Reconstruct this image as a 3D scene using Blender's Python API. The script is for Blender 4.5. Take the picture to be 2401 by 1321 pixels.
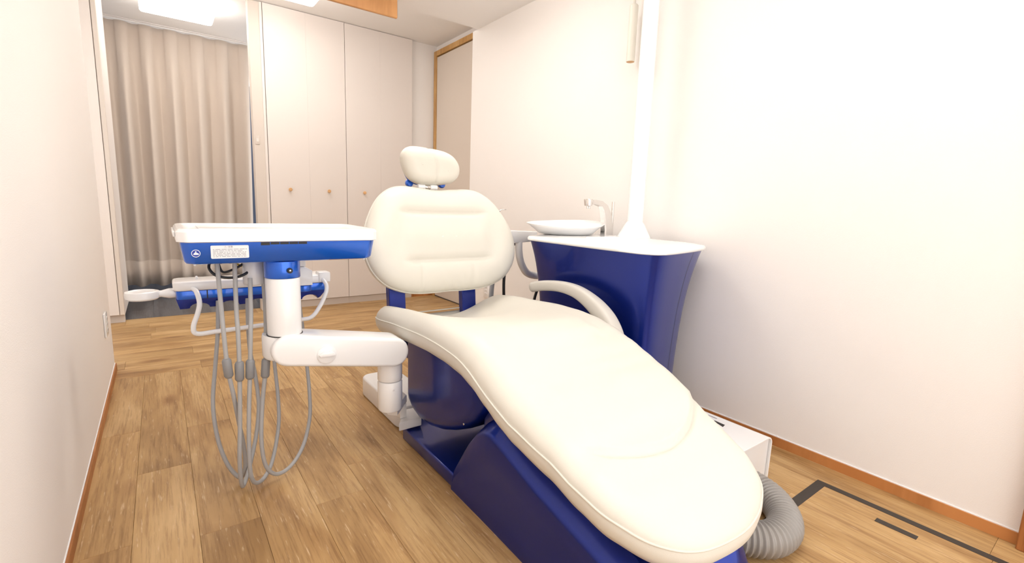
import bpy, bmesh, math, random
from mathutils import Vector, Matrix
random.seed(7)
for o in list(bpy.data.objects): bpy.data.objects.remove(o, do_unlink=True)
SC = bpy.context.scene
COL = SC.collection

# ---------------------------------------------------------------- camera
CAM_YAW, CAM_PITCH, CAM_ROLL, CAM_F = 0.638, 0.15909, 0.03624, 1113.1
cd = bpy.data.cameras.new('camera'); cam = bpy.data.objects.new('camera', cd); COL.objects.link(cam)
cd.sensor_fit = 'HORIZONTAL'; cd.sensor_width = 36.0; cd.lens = 36.0 * CAM_F / 2401.0
cd.clip_start = 0.02
def _cam():
    y, p, r = CAM_YAW, CAM_PITCH, CAM_ROLL
    f = Vector((math.sin(y)*math.cos(p), math.cos(y)*math.cos(p), -math.sin(p)))
    rt = Vector((math.cos(y), -math.sin(y), 0)); u = rt.cross(f)
    r2 = math.cos(r)*rt + math.sin(r)*u; u2 = -math.sin(r)*rt + math.cos(r)*u
    m = Matrix((r2, u2, -f)).transposed().to_4x4(); m.translation = Vector((0, 0, 1.0))
    cam.matrix_world = m
_cam(); SC.camera = cam

# ---------------------------------------------------------------- world, exposure
w = bpy.data.worlds.new('world'); SC.world = w; w.use_nodes = True
bg = w.node_tree.nodes['Background']; bg.inputs[0].default_value = (1.0, 0.97, 0.95, 1); bg.inputs[1].default_value = 1.25
vs = SC.view_settings; vs.view_transform = 'Standard'; vs.look = 'None'; vs.gamma = 1.0; vs.use_curve_mapping = False
vs.exposure = 0.96
LAMP_POWER = 4.6

# ---------------------------------------------------------------- materials
def newmat(name):
    m = bpy.data.materials.new(name); m.use_nodes = True
    return m, m.node_tree.nodes, m.node_tree.links, m.node_tree.nodes['Principled BSDF']
def setin(b, **k):
    names = dict(col='Base Color', rough='Roughness', metal='Metallic', coat='Coat Weight', coatr='Coat Roughness', spec='Specular IOR Level',
                 sub='Subsurface Weight', trans='Transmission Weight', ior='IOR', sheen='Sheen Weight')
    for a, v in k.items():
        b.inputs[names[a]].default_value = (*v, 1) if a == 'col' else v
def plain(name, col, rough=0.5, bump=0.0, bscale=200.0, vary=0.0, **k):
    m, N, L, b = newmat(name); setin(b, col=col, rough=rough, **k)
    tc = N.new('ShaderNodeTexCoord')
    if bump > 0:
        nz = N.new('ShaderNodeTexNoise'); nz.inputs['Scale'].default_value = bscale; nz.inputs['Detail'].default_value = 3
        L.new(tc.outputs['Object'], nz.inputs['Vector'])
        bp = N.new('ShaderNodeBump'); bp.inputs['Strength'].default_value = bump; bp.inputs['Distance'].default_value = 0.002
        L.new(nz.outputs[0], bp.inputs['Height']); L.new(bp.outputs[0], b.inputs['Normal'])
    if vary > 0:
        n2 = N.new('ShaderNodeTexNoise'); n2.inputs['Scale'].default_value = 3.0; n2.inputs['Detail'].default_value = 4
        L.new(tc.outputs['Object'], n2.inputs['Vector'])
        mx = N.new('ShaderNodeMix'); mx.data_type = 'RGBA'
        mx.inputs['A'].default_value = (*[c*(1-vary) for c in col], 1); mx.inputs['B'].default_value = (*[min(1, c*(1+vary)) for c in col], 1)
        L.new(n2.outputs[0], mx.inputs['Factor']); L.new(mx.outputs['Result'], b.inputs['Base Color'])
    return m
def oak(name, dark, mid, light, along='Y', rough=0.42, flecks=True, freq=1.0):
    """board grain: stretched noise, cathedral bands, knots, pale pores; random offset for each board"""
    m, N, L, b = newmat(name)
    tc = N.new('ShaderNodeTexCoord'); oi = N.new('ShaderNodeObjectInfo')
    cmb = N.new('ShaderNodeCombineXYZ'); mul = N.new('ShaderNodeMath'); mul.operation = 'MULTIPLY'; mul.inputs[1].default_value = 57.0
    L.new(oi.outputs['Random'], mul.inputs[0])
    for i in range(3): L.new(mul.outputs[0], cmb.inputs[i])
    add = N.new('ShaderNodeVectorMath'); L.new(tc.outputs['Object'], add.inputs[0]); L.new(cmb.outputs[0], add.inputs[1])
    def mp(sx, sy, sz=1.0):
        n = N.new('ShaderNodeMapping'); 
        s = {'Y': (sx, sy, sz), 'X': (sy, sx, sz), 'Z': (sx, sx, sy)}[along]
        n.inputs['Scale'].default_value = [v*freq for v in s]; L.new(add.outputs[0], n.inputs[0]); return n
    def noise(mpn, sc, det=5, rgh=0.6, dist=0.0):
        n = N.new('ShaderNodeTexNoise'); n.inputs['Scale'].default_value = sc; n.inputs['Detail'].default_value = det
        n.inputs['Roughness'].default_value = rgh; n.inputs['Distortion'].default_value = dist; L.new(mpn.outputs[0], n.inputs['Vector']); return n
    def ramp(src, stops):
        r = N.new('ShaderNodeValToRGB'); L.new(src, r.inputs[0])
        while len(r.color_ramp.elements) < len(stops): r.color_ramp.elements.new(0.5)
        for e, (p, c) in zip(r.color_ramp.elements, stops): e.position = p; e.color = (*c, 1) if len(c) == 3 else c
        return r
    def mix(mode, fac, a, c):
        n = N.new('ShaderNodeMix'); n.data_type = 'RGBA'; n.blend_type = mode
        if isinstance(fac, float): n.inputs['Factor'].default_value = fac
        else: L.new(fac, n.inputs['Factor'])
        for s, v in (('A', a), ('B', c)):
            if isinstance(v, tuple): n.inputs[s].default_value = (*v, 1)
            else: L.new(v, n.inputs[s])
        return n.outputs['Result']
    big = noise(mp(7, 1.3), 1.0, 4, 0.55, 0.6)
    base = ramp(big.outputs[0], [(0.3, dark), (0.5, mid), (0.68, light)]).outputs[0]
    # cathedral bands
    lo = noise(mp(3.5, 0.7), 1.0, 2, 0.5, 0.4)
    m30 = N.new('ShaderNodeMath'); m30.operation = 'MULTIPLY'; m30.inputs[1].default_value = 24.0; L.new(lo.outputs[0], m30.inputs[0])
    fr = N.new('ShaderNodeMath'); fr.operation = 'SINE'; L.new(m30.outputs[0], fr.inputs[0])
    band = ramp(fr.outputs[0], [(0.0, (1, 1, 1)), (0.7, (0.92, 0.89, 0.86)), (1.0, (0.72, 0.64, 0.56))]).outputs[0]
    c = mix('MULTIPLY', 0.7, base, band)
    fine = noise(mp(110, 5), 1.0, 4, 0.7)
    fr2 = ramp(fine.outputs[0], [(0.32, (0.58, 0.50, 0.42)), (0.52, (1, 1, 1)), (0.8, (1.08, 1.07, 1.05))]).outputs[0]
    c = mix('MULTIPLY', 0.75, c, fr2)
    if flecks:
        fl = noise(mp(130, 11), 1.0, 3, 0.6)
        ff = ramp(fl.outputs[0], [(0.62, (0, 0, 0)), (0.72, (1, 1, 1))])
        sc = N.new('ShaderNodeMath'); sc.operation = 'MULTIPLY'; sc.inputs[1].default_value = 0.42; L.new(ff.outputs[0], sc.inputs[0])
        c = mix('MIX', sc.outputs[0], c, (0.86, 0.68, 0.46))
        vo = N.new('ShaderNodeTexVoronoi'); vo.inputs['Scale'].default_value = 1.0; L.new(mp(4.0, 1.6).outputs[0], vo.inputs['Vector'])
        kn = ramp(vo.outputs['Distance'], [(0.02, (0.36, 0.25, 0.18)), (0.07, (0.62, 0.5, 0.42)), (0.16, (1, 1, 1))]).outputs[0]
        c = mix('MULTIPLY', 0.75, c, kn)
    # whole board lighter or darker
    hs = N.new('ShaderNodeHueSaturation'); mr = N.new('ShaderNodeMapRange'); mr.inputs['To Min'].default_value = 0.93; mr.inputs['To Max'].default_value = 1.06
    L.new(oi.outputs['Random'], mr.inputs[0]); L.new(mr.outputs[0], hs.inputs['Value']); L.new(c, hs.inputs['Color'])
    L.new(hs.outputs[0], b.inputs['Base Color'])
    setin(b, rough=rough, spec=0.35)
    bp = N.new('ShaderNodeBump'); bp.inputs['Strength'].default_value = 0.15; bp.inputs['Distance'].default_value = 0.001
    L.new(fine.outputs[0], bp.inputs['Height']); L.new(bp.outputs[0], b.inputs['Normal'])
    return m
def paint(name, col, flake=0.5, coat=1.0):
    m, N, L, b = newmat(name); setin(b, col=col, rough=0.33, metal=flake, coat=coat, coatr=0.04)
    tc = N.new('ShaderNodeTexCoord'); nz = N.new('ShaderNodeTexNoise'); nz.inputs['Scale'].default_value = 900; L.new(tc.outputs['Object'], nz.inputs['Vector'])
    mx = N.new('ShaderNodeMix'); mx.data_type = 'RGBA'; mx.inputs['A'].default_value = (*[c*0.85 for c in col], 1); mx.inputs['B'].default_value = (*[c*1.15 for c in col], 1)
    L.new(nz.outputs[0], mx.inputs['Factor']); L.new(mx.outputs['Result'], b.inputs['Base Color'])
    return m
M = {}
M['wall'] = plain('wall_paper', (0.90, 0.865, 0.835), 0.85, bump=0.25, bscale=350, vary=0.01)
M['ceiling'] = plain('ceiling_paper', (0.93, 0.92, 0.91), 0.9, bump=0.2, bscale=300)
M['white'] = plain('white_plastic', (0.93, 0.93, 0.93), 0.22, coat=0.3)
M['whitem'] = plain('white_coated_metal', (0.86, 0.85, 0.84), 0.35)
M['clear'] = plain('milky_plastic', (0.84, 0.84, 0.86), 0.3, trans=0.15)
M['cream'] = plain('cream_vinyl', (0.748, 0.721, 0.643), 0.42, bump=0.12, bscale=500, spec=0.4)
M['blue'] = paint('blue_metallic_paint_lit', (0.003, 0.125, 0.70), 0.6)  # brighter copy of the blue paint, with the light on it put into the colour
M['navy'] = paint('blue_metallic_paint_shaded', (0.004, 0.022, 0.25), 0.6, 0.4)  # darker copy of the same blue paint, with shade put into the colour
M['grey'] = plain('grey_rubber', (0.42, 0.42, 0.42), 0.45)
M['ferrule'] = plain('grey_ferrule_plastic', (0.27, 0.27, 0.275), 0.4)
M['greyarm'] = plain('pale_grey_urethane', (0.63, 0.60, 0.55), 0.5, bump=0.1, bscale=400)
M['hose'] = plain('corrugated_grey_plastic', (0.33, 0.31, 0.29), 0.35)
M['black'] = plain('black_rubber', (0.012, 0.012, 0.013), 0.4)
M['dark'] = plain('dark_recess_plastic', (0.03, 0.028, 0.027), 0.6)
M['chrome'] = plain('chrome', (0.8, 0.78, 0.76), 0.12, metal=1.0)
M['yellow'] = plain('yellow_cable', (0.6, 0.45, 0.06), 0.5)
M['tape'] = plain('dark_brown_tape', (0.045, 0.036, 0.03), 0.55, bump=0.2, bscale=150, vary=0.15)
M['cab'] = plain('beige_laminate', (0.80, 0.735, 0.685), 0.5, vary=0.012)
M['cabside'] = plain('sand_laminate', (0.70, 0.625, 0.555), 0.55, vary=0.012)
M['kick'] = plain('toe_kick_laminate', (0.62, 0.55, 0.49), 0.55)
M['door'] = plain('door_laminate', (0.71, 0.63, 0.55), 0.5, vary=0.012)
M['curtain'] = plain('beige_curtain_cloth', (0.70, 0.605, 0.52), 0.85, bump=0.5, bscale=900, sheen=0.2)
M['label'] = plain('sticker_paper', (0.83, 0.84, 0.86), 0.4)
M['print'] = plain('grey_print', (0.33, 0.33, 0.36), 0.6)
M['logo'] = plain('white_print', (0.92, 0.92, 0.93), 0.4)
M['seam'] = plain('dark_seam', (0.10, 0.08, 0.07), 0.7)
M['sub'] = plain('floor_adhesive', (0.26, 0.16, 0.08), 0.8)
M['bluelit_wall'] = plain('blue_daylight_on_wall', (0.11, 0.145, 0.23), 0.7)  # bluish daylight of the space behind the curtain, put into the wall colour
M['oak'] = oak('oak_plank', (0.36, 0.205, 0.078), (0.52, 0.322, 0.135), (0.63, 0.42, 0.20))
M['greyoak'] = oak('slate_grey_plank', (0.075, 0.075, 0.082), (0.11, 0.11, 0.12), (0.15, 0.15, 0.16), flecks=False, rough=0.3)
M['trimwood'] = oak('orange_wood_trim', (0.44, 0.17, 0.05), (0.52, 0.215, 0.068), (0.6, 0.27, 0.095), flecks=False, rough=0.45)
M['jambwood'] = oak('honey_wood_jamb', (0.55, 0.30, 0.095), (0.62, 0.36, 0.13), (0.70, 0.43, 0.17), along='Z', flecks=False)
M['postwood'] = oak('brown_wood_jamb', (0.30, 0.105, 0.03), (0.36, 0.135, 0.04), (0.42, 0.17, 0.055), along='Z', flecks=False)
M['beamwood'] = oak('orange_wood_lintel', (0.50, 0.24, 0.09), (0.60, 0.31, 0.125), (0.70, 0.40, 0.17), along='X', flecks=False)
M['knobwood'] = plain('wood_knob', (0.72, 0.42, 0.19), 0.5, vary=0.1)
def emis(name, col, s):
    m, N, L, b = newmat(name); setin(b, col=(0.9, 0.9, 0.9), rough=0.5)
    b.inputs['Emission Color'].default_value = (*col, 1); b.inputs['Emission Strength'].default_value = s; return m
M['lamp'] = emis('led_diffuser', (1.0, 0.955, 0.90), LAMP_POWER)

# ---------------------------------------------------------------- helpers
def link(name, me, mat, parent=None, smooth=None):
    o = bpy.data.objects.new(name, me); COL.objects.link(o)
    if mat is not None: me.materials.append(M[mat])
    if parent is not None: o.parent = parent
    if smooth is not None:
        for p in me.polygons: p.use_smooth = True
        if smooth < 180:
            bm = bmesh.new(); bm.from_mesh(me)
            for e in bm.edges:
                if len(e.link_faces) == 2 and e.calc_face_angle(0) > math.radians(smooth): e.smooth = False
            bm.to_mesh(me); bm.free()
    return o
def bm_obj(name, bm, mat, parent=None, smooth=None):
    bmesh.ops.recalc_face_normals(bm, faces=bm.faces)
    me = bpy.data.meshes.new(name); bm.to_mesh(me); bm.free(); return link(name, me, mat, parent, smooth)
def thing(name, label, cat, group=None):
    o = bpy.data.objects.new(name, None); COL.objects.link(o); o.empty_display_size = 0.05
    return tag(o, label, cat, group)
def tag(o, label, cat, group=None):
    o['label'] = label; o['category'] = cat
    if group: o['group'] = group
    return o
def struct(o, label=None):
    o['kind'] = 'structure'
    if label: o['label'] = label
    return o
def base(o, x, y, z):
    """put an Empty at the thing's base; parts keep their world coordinates"""
    o.location = (x, y, z); bpy.context.view_layer.update()
    for c in o.children: c.matrix_parent_inverse = Matrix.Translation((-x, -y, -z))
    return o
def box(name, a, b, mat, parent=None, bev=0.0, seg=2):
    bm = bmesh.new(); bmesh.ops.create_cube(bm, size=1)
    for v in bm.verts: v.co = Vector([a[i] + (v.co[i]+0.5)*(b[i]-a[i]) for i in range(3)])
    if bev > 0: bmesh.ops.bevel(bm, geom=bm.edges[:], offset=bev, segments=seg, profile=0.5, affect='EDGES')
    return bm_obj(name, bm, mat, parent, 40 if bev > 0 and seg > 1 else None)
def catmull(pts, n=8, closed=False):
    P = [Vector(p) for p in pts]; out = []; m = len(P)
    rng = range(m if closed else m-1)
    for i in rng:
        if closed: a, b, c, d = P[(i-1) % m], P[i], P[(i+1) % m], P[(i+2) % m]
        else: a, b, c, d = P[max(i-1, 0)], P[i], P[i+1], P[min(i+2, m-1)]
        for k in range(n):
            t = k/n
            out.append(0.5*((2*b)+(c-a)*t+(2*a-5*b+4*c-d)*t*t+(3*b-a-3*c+d)*t**3))
    if not closed: out.append(P[-1].copy())
    return out
def tube_mesh(bm, path, rad, sides=12, closed=False, shape=None, caps=True):
    """sweep a ring (or shape of (u,v)) along a path; rad may be a list"""
    n = len(path); rings = []
    T = [((path[(i+1) % n] if closed else path[min(i+1, n-1)]) - (path[(i-1) % n] if closed else path[max(i-1, 0)])).normalized() for i in range(n)]
    up = Vector((0, 0, 1)) if abs(T[0].z) < 0.9 else Vector((1, 0, 0))
    u = T[0].cross(up).normalized()
    for i in range(n):
        u = (u - T[i]*u.dot(T[i])).normalized(); v = T[i].cross(u)
        r = rad[i] if isinstance(rad, (list, tuple)) else rad
        sh = shape or [(math.cos(2*math.pi*k/sides), math.sin(2*math.pi*k/sides)) for k in range(sides)]
        rings.append([bm.verts.new(path[i] + u*(a*r) + v*(b*r)) for a, b in sh])
    m = len(rings[0])
    for i in range(n if closed else n-1):
        A, B = rings[i], rings[(i+1) % n]
        for k in range(m): bm.faces.new((A[k], A[(k+1) % m], B[(k+1) % m], B[k]))
    if caps and not closed:
        bm.faces.new(rings[0][::-1]); bm.faces.new(rings[-1])
def tube(name, pts, rad, mat, parent=None, n=8, sides=12, closed=False, smooth=60, curve=True):
    bm = bmesh.new(); path = catmull(pts, n, closed) if curve else [Vector(p) for p in pts]
    tube_mesh(bm, path, rad, sides, closed); return bm_obj(name, bm, mat, parent, smooth)
def lathe(name, prof, mat, parent=None, o=(0, 0, 0), axis='Z', sides=32, smooth=35):
    """prof: list of (r, h); axis direction through o"""
    bm = bmesh.new(); rings = []
    def pt(r, h, a):
        c, s = r*math.cos(a), r*math.sin(a)
        return Vector(o) + Vector({'Z': (c, s, h), 'Y': (c, h, s), 'X': (h, c, s)}[axis])
    for r, h in prof:
        if r < 1e-6: rings.append([bm.verts.new(pt(0, h, 0))])
        else: rings.append([bm.verts.new(pt(r, h, 2*math.pi*k/sides)) for k in range(sides)])
    for A, B in zip(rings, rings[1:]):
        if len(A) == 1 and len(B) == 1: continue
        for k in range(sides):
            k2 = (k+1) % sides
            if len(A) == 1: bm.faces.new((A[0], B[k], B[k2]))
            elif len(B) == 1: bm.faces.new((A[k], A[k2], B[0]))
            else: bm.faces.new((A[k], A[k2], B[k2], B[k]))
    for r in (rings[0], rings[-1]):
        if len(r) > 1: bm.faces.new(r)
    return bm_obj(name, bm, mat, parent, smooth)
def cyl(name, r, h0, h1, mat, parent=None, o=(0, 0, 0), axis='Z', b=0.004, sides=32):
    return lathe(name, [(0, h0), (r-b, h0), (r-b*0.3, h0+b*0.3), (r, h0+b), (r, h1-b), (r-b*0.3, h1-b*0.3), (r-b, h1), (0, h1)], mat, parent, o, axis, sides)
def prism(name, poly, a, b, axis, mat, parent=None, bev=0.0, seg=3, smooth=35):
    """poly of (p,q) extruded from a to b along axis; (p,q) = (Y,Z) for X, (X,Z) for Y, (X,Y) for Z"""
    bm = bmesh.new()
    f = {'X': lambda p, q, h: (h, p, q), 'Y': lambda p, q, h: (p, h, q), 'Z': lambda p, q, h: (p, q, h)}[axis]
    A = [bm.verts.new(f(p, q, a)) for p, q in poly]; B = [bm.verts.new(f(p, q, b)) for p, q in poly]
    fa = bm.faces.new(A); fb = bm.faces.new(B[::-1]); n = len(poly)
    for i in range(n): bm.faces.new((A[i], B[i], B[(i+1) % n], A[(i+1) % n]))
    bmesh.ops.recalc_face_normals(bm, faces=bm.faces)
    if bev > 0:
        ed = list(set(fa.edges[:] + fb.edges[:]))
        bmesh.ops.bevel(bm, geom=ed, offset=bev, segments=seg, profile=0.5, affect='EDGES', clamp_overlap=True)
    return bm_obj(name, bm, mat, parent, smooth)
def rrect(x0, y0, x1, y1, r, n=6):
    out = []
    for cx, cy, a0 in ((x1-r, y1-r, 0), (x0+r, y1-r, 90), (x0+r, y0+r, 180), (x1-r, y0+r, 270)):
        for k in range(n+1):
            a = math.radians(a0+90*k/n); out.append((cx+r*math.cos(a), cy+r*math.sin(a)))
    return out
def loft(name, rings, mat, parent=None, smooth=35, cap=True):
    bm = bmesh.new(); R = [[bm.verts.new(p) for p in r] for r in rings]; m = len(R[0])
    for A, B in zip(R, R[1:]):
        for k in range(m): bm.faces.new((A[k], A[(k+1) % m], B[(k+1) % m], B[k]))
    if cap: bm.faces.new(R[0][::-1]); bm.faces.new(R[-1])
    return bm_obj(name, bm, mat, parent, smooth)
def lerp(tab, x):
    if x <= tab[0][0]: return tab[0][1]
    for (a, p), (b, q) in zip(tab, tab[1:]):
        if x <= b:
            t = (x-a)/(b-a); t = t*t*(3-2*t)*0.4 + t*0.6
            return p+(q-p)*t
    return tab[-1][1]
def sst(a, b, x):
    t = max(0.0, min(1.0, (x-a)/(b-a))); return t*t*(3-2*t)
def cushion(name, outline, spine, top, under, fmap, mat, parent, rings=44):
    """upholstered pad: outline of (x,y), spine(x,y) the middle it closes on, top(x,y,e) height above the piping, under: (inset, depth) rings"""
    bm = bmesh.new(); n = len(outline); R = []
    C = [spine(*p) for p in outline]
    def ring(k, h=None):
        vs = []
        for (px, py), (sx, sy) in zip(outline, C):
            x, y = px+(sx-px)*k, py+(sy-py)*k
            e = math.hypot(px-sx, py-sy)*k
            vs.append(bm.verts.new(fmap(x, y, top(x, y, e) if h is None else h)))
        return vs
    for ins, dep in reversed(under):
        vs = []
        for (px, py), (sx, sy) in zip(outline, C):
            L = math.hypot(px-sx, py-sy) or 1; k = ins/L
            vs.append(bm.verts.new(fmap(px+(sx-px)*k, py+(sy-py)*k, -dep)))
        R.append(vs)
    for j in range(rings+1): R.append(ring((j/rings)**1.45))
    for A, B in zip(R, R[1:]):
        for k in range(n): bm.faces.new((A[k], A[(k+1) % n], B[(k+1) % n], B[k]))
    bm.faces.new(R[0][::-1])
    bmesh.ops.remove_doubles(bm, verts=R[-1], dist=0.004)
    bmesh.ops.holes_fill(bm, edges=[e for e in bm.edges if e.is_boundary])
    return bm_obj(name, bm, mat, parent, 180)
def text_mesh(name, body, size, mat, parent, mw):
    cu = bpy.data.curves.new(name, 'FONT'); cu.body = body; cu.size = size; cu.align_x = 'CENTER'; cu.align_y = 'CENTER'; cu.extrude = 0.0003
    t = bpy.data.objects.new('tmp', cu); COL.objects.link(t); bpy.context.view_layer.update()
    me = bpy.data.meshes.new_from_object(t.evaluated_get(bpy.context.evaluated_depsgraph_get()))
    bpy.data.objects.remove(t); me.transform(mw); me.materials.clear()
    return link(name, me, mat, parent)

XL, XR, H1, H2 = -0.262, 2.115, 2.36, 2.56     # near room side walls, ceiling heights
YW, YC = 3.38, 4.59                            # end of left wall, cabinet fronts
# ---------------------------------------------------------------- setting
floor = struct(box('floor', (-1.1, -1.2, -0.08), (2.6, 7.0, -0.006), 'sub'), 'oak plank floor of the treatment room')
def plank(x0, y0, x1, y1, mat, along):
    lx, ly = (x1-x0, y1-y0) if along == 'Y' else (y1-y0, x1-x0)
    g = 0.0003; hx, hy = lx/2-g, ly/2-g; c = 0.0007
    V = [(-hx, -hy, -0.006), (hx, -hy, -0.006), (hx, hy, -0.006), (-hx, hy, -0.006)]
    V += [(-hx, -hy, -c), (hx, -hy, -c), (hx, hy, -c), (-hx, hy, -c)]
    V += [(-hx+c, -hy+c, 0), (hx-c, -hy+c, 0), (hx-c, hy-c, 0), (-hx+c, hy-c, 0)]
    F = [(8, 9, 10, 11)] + [(a+i, a+(i+1) % 4, a+4+(i+1) % 4, a+4+i) for a in (0, 4) for i in range(4)] + [(3, 2, 1, 0)]
    me = bpy.data.meshes.new('plank'); me.from_pydata(V, [], F); o = link('plank', me, mat, floor)
    o.location = ((x0+x1)/2, (y0+y1)/2, 0)
    if along == 'X': o.rotation_euler[2] = math.pi/2
PW = 0.16
YT = 3.2                                       # where the boards change direction
x = XL - 0.025; i = 0
xs = [XL] + [0.033-PW*1 + PW*k for k in range(0, 15)]
xs = [XL] + [v for v in [0.033+PW*k for k in range(-1, 14)] if v < XR-0.02] + [XR]
for a, b in zip(xs, xs[1:]):
    y = -1.0 - random.random()*0.8
    while y < YT:
        y2 = y + random.choice((0.82, 0.95, 1.1)); 
        if YT - y2 < 0.2: y2 = YT
        plank(a, max(y, -1.2), b, min(y2, YT), 'oak', 'Y'); y = y2
y = YT
while y < 4.70:
    y2 = min(y+0.165, 4.72); x = -1.05 - random.random()*0.8
    while x < 2.4:
        x2 = x + random.choice((0.9, 1.1, 1.25)); plank(max(x, -1.1), y, min(x2, 2.42), y2, 'oak', 'X'); x = x2
    y = y2 if y2 < 4.72 else 9
x = -1.1
while x < 2.5:
    y = 4.73 - random.random()*0.6
    while y < 6.9: y2 = y+0.9; plank(x, max(y, 4.725), min(x+0.2, 2.6), min(y2, 6.9), 'greyoak', 'Y'); y = y2
    x += 0.2

struct(box('wall_left', (XL-0.12, -1.2, 0), (XL, YW, H1), 'wall'))
struct(box('wall_right', (XR, -1.2, 0), (XR+0.12, 3.5, H1), 'wall'))
struct(box('wall_right_rear', (2.375, 3.62, 0), (2.5, 4.66, H2), 'wall'))
struct(box('wall_right_return', (XR+0.12, 3.5, 0), (2.5, 3.62, H2), 'wall'))
struct(box('wall_left_rear', (-1.15, 3.38, 0), (-1.05, 7.0, H2), 'wall'))
struct(box('wall_back', (2.093, 4.625, 0), (2.5, 4.72, H2), 'wall'))
struct(box('wall_far', (-1.1, 6.75, 0), (2.5, 6.85, 2.3), 'bluelit_wall'))
struct(box('ceiling', (XL-0.12, -1.2, H1), (XR+0.12, 3.42, H1+0.1), 'ceiling'))
struct(box('ceiling_rear', (-1.15, 3.42, H2), (2.5, 5.86, H2+0.1), 'ceiling'))
struct(box('trim_1', (XL-0.12, 3.20, 2.195), (1.352, 3.222, H1-0.001), 'beamwood', bev=0.004, seg=1), 'orange wooden lintel at the ceiling between the rooms')
# skirting: thin orange wood with a pale cap
for nm, a, b, c, d in (('baseboard_right', (XR-0.009, 0.126, 0), (XR, 3.5, 0.040), (XR-0.004, 0.126, 0.040), (XR, 3.5, 0.0435)),
                       ('baseboard_left', (XL, -1.2, 0), (XL+0.009, YW, 0.040), (XL, -1.2, 0.040), (XL+0.003, YW, 0.043))):
    o = struct(box(nm, a, b, 'trimwood')); box('cap_bead', c, d, 'logo', o)
struct(box('baseboard_back', (2.095, 4.614, 0), (2.375, 4.625, 0.045), 'trimwood'))
# sliding door and its jamb in the right recess
d1 = struct(box('door_1', (2.345, 3.64, 0.012), (2.372, 4.56, 2.44), 'door', bev=0.002, seg=1), 'plain beige sliding door beside the wooden jamb')
box('bottom_seal', (2.346, 3.64, 0.001), (2.371, 4.56, 0.0115), 'seam', d1)
struct(box('trim_2', (2.335, 4.562, 0), (2.375, 4.612, 2.5), 'jambwood', bev=0.003, seg=1), 'honey coloured wooden door jamb')
struct(box('trim_3', (2.335, 3.622, 2.45), (2.375, 4.56, 2.5), 'jambwood', bev=0.003, seg=1), 'honey coloured wooden door head')
struct(box('trim_4', (2.075, -0.12, 0), (XR, 0.124, 2.1), 'postwood', bev=0.003, seg=1), 'brown wooden door frame at the right edge')

# ---------------------------------------------------------------- ceiling lamps
def lamp(x, y, z, label, sx=0.6, sy=0.6):
    t = thing('ceiling_light', label, 'light', 'square ceiling lights')
    prism('mount', rrect(x-0.15, y-0.15, x+0.15, y+0.15, 0.02), z-0.055, z-0.0005, 'Z', 'whitem', t, 0.003, 2)
    prism('diffuser', rrect(x-sx/2, y-sy/2, x+sx/2, y+sy/2, 0.03), z-0.12, z-0.0555, 'Z', 'lamp', t, 0.015, 3)
    base(t, x, y, z-0.12)
lamp(0.90, 0.60, H1, 'square white ceiling light above the foot of the dental chair')
lamp(1.05, 2.25, H1, 'square white ceiling light above the headrest')
lamp(0.75, 3.85, H2, 'square white ceiling light over the rear passage', 0.6, 0.5)
lamp(0.22, 4.95, H2, 'square white ceiling light added to brighten the curtain', 0.5, 0.4)  # extra lamp, added to brighten the curtain

# ---------------------------------------------------------------- rear: cabinets, wall ends, curtain
def cabinet(x0, x1, label, nd):
    t = thing('tall_cabinet', label, 'cabinet', 'built-in cabinets along the rear')
    box('body', (x0+0.001, YC+0.021, 0.062), (x1-0.001, 4.98, H2-0.002), 'cabside', t)
    box('toe_kick', (x0, YC+0.012, 0), (x1, YC+0.06, 0.062), 'kick', t)
    wd = (x1-x0)/nd
    for k in range(nd):
        a, b = x0+wd*k, x0+wd*(k+1)
        d = box('door', (a+(0.0016 if k == 0 else 0.0002), YC, 0.066), (b-(0.0016 if k == nd-1 else 0.0002), YC+0.02, H2-0.004), 'cab', t, 0.0004, 1)
        cxk = (a+b)/2 - 0.004
        kn = lathe('knob', [(0, 0), (0.007, 0), (0.007, -0.012), (0.014, -0.016), (0.0155, -0.024), (0.012, -0.03), (0, -0.031)], 'knobwood', d, (cxk, YC, 1.068), 'Y', 20)
    return base(t, (x0+x1)/2, YC, 0)
cabinet(0.775, 1.4335, 'beige tall cabinet whose two wooden knobs show left of the door seam', 2)
cabinet(1.4345, 2.091, 'beige tall cabinet behind the headrest, right of the dark door seam', 2)
t = thing('tall_storage_unit', 'pale tall storage unit at the left of the curtain', 'cabinet')
box('body', (-1.04, 4.62, 0.062), (-0.268, 5.25, H2-0.002), 'cab', t, 0.002, 1)
box('door', (-1.035, 4.60, 0.066), (-0.30, 4.619, H2-0.004), 'cab', t, 0.001, 1)
box('side_trim', (-0.296, 4.595, 0.066), (-0.2685, 4.619, H2-0.004), 'cabside', t, 0.002, 1)
box('toe_kick', (-1.035, 4.64, 0), (-0.272, 4.70, 0.062), 'kick', t)
base(t, -0.65, 4.6, 0)
t = struct(box('wall_end_panel', (0.672, 4.60, 0), (0.773, 4.70, H2-0.002), 'cabside', bev=0.003, seg=1), 'narrow sand panel between the curtain and the tall cabinets')
box('edge_strip', (0.752, 4.592, 0.0), (0.772, 4.60, H2-0.004), 'cab', t)
sw = thing('wall_switch', 'tiny beige switch plate on the narrow panel by the curtain', 'switch')
box('plate', (0.682, 4.594, 1.43), (0.716, 4.5998, 1.50), 'cabside', sw, 0.002, 2); box('rocker', (0.691, 4.5915, 1.45), (0.707, 4.5938, 1.48), 'cab', sw, 0.001, 1)
base(sw, 0.7, 4.6, 1.43)

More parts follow.
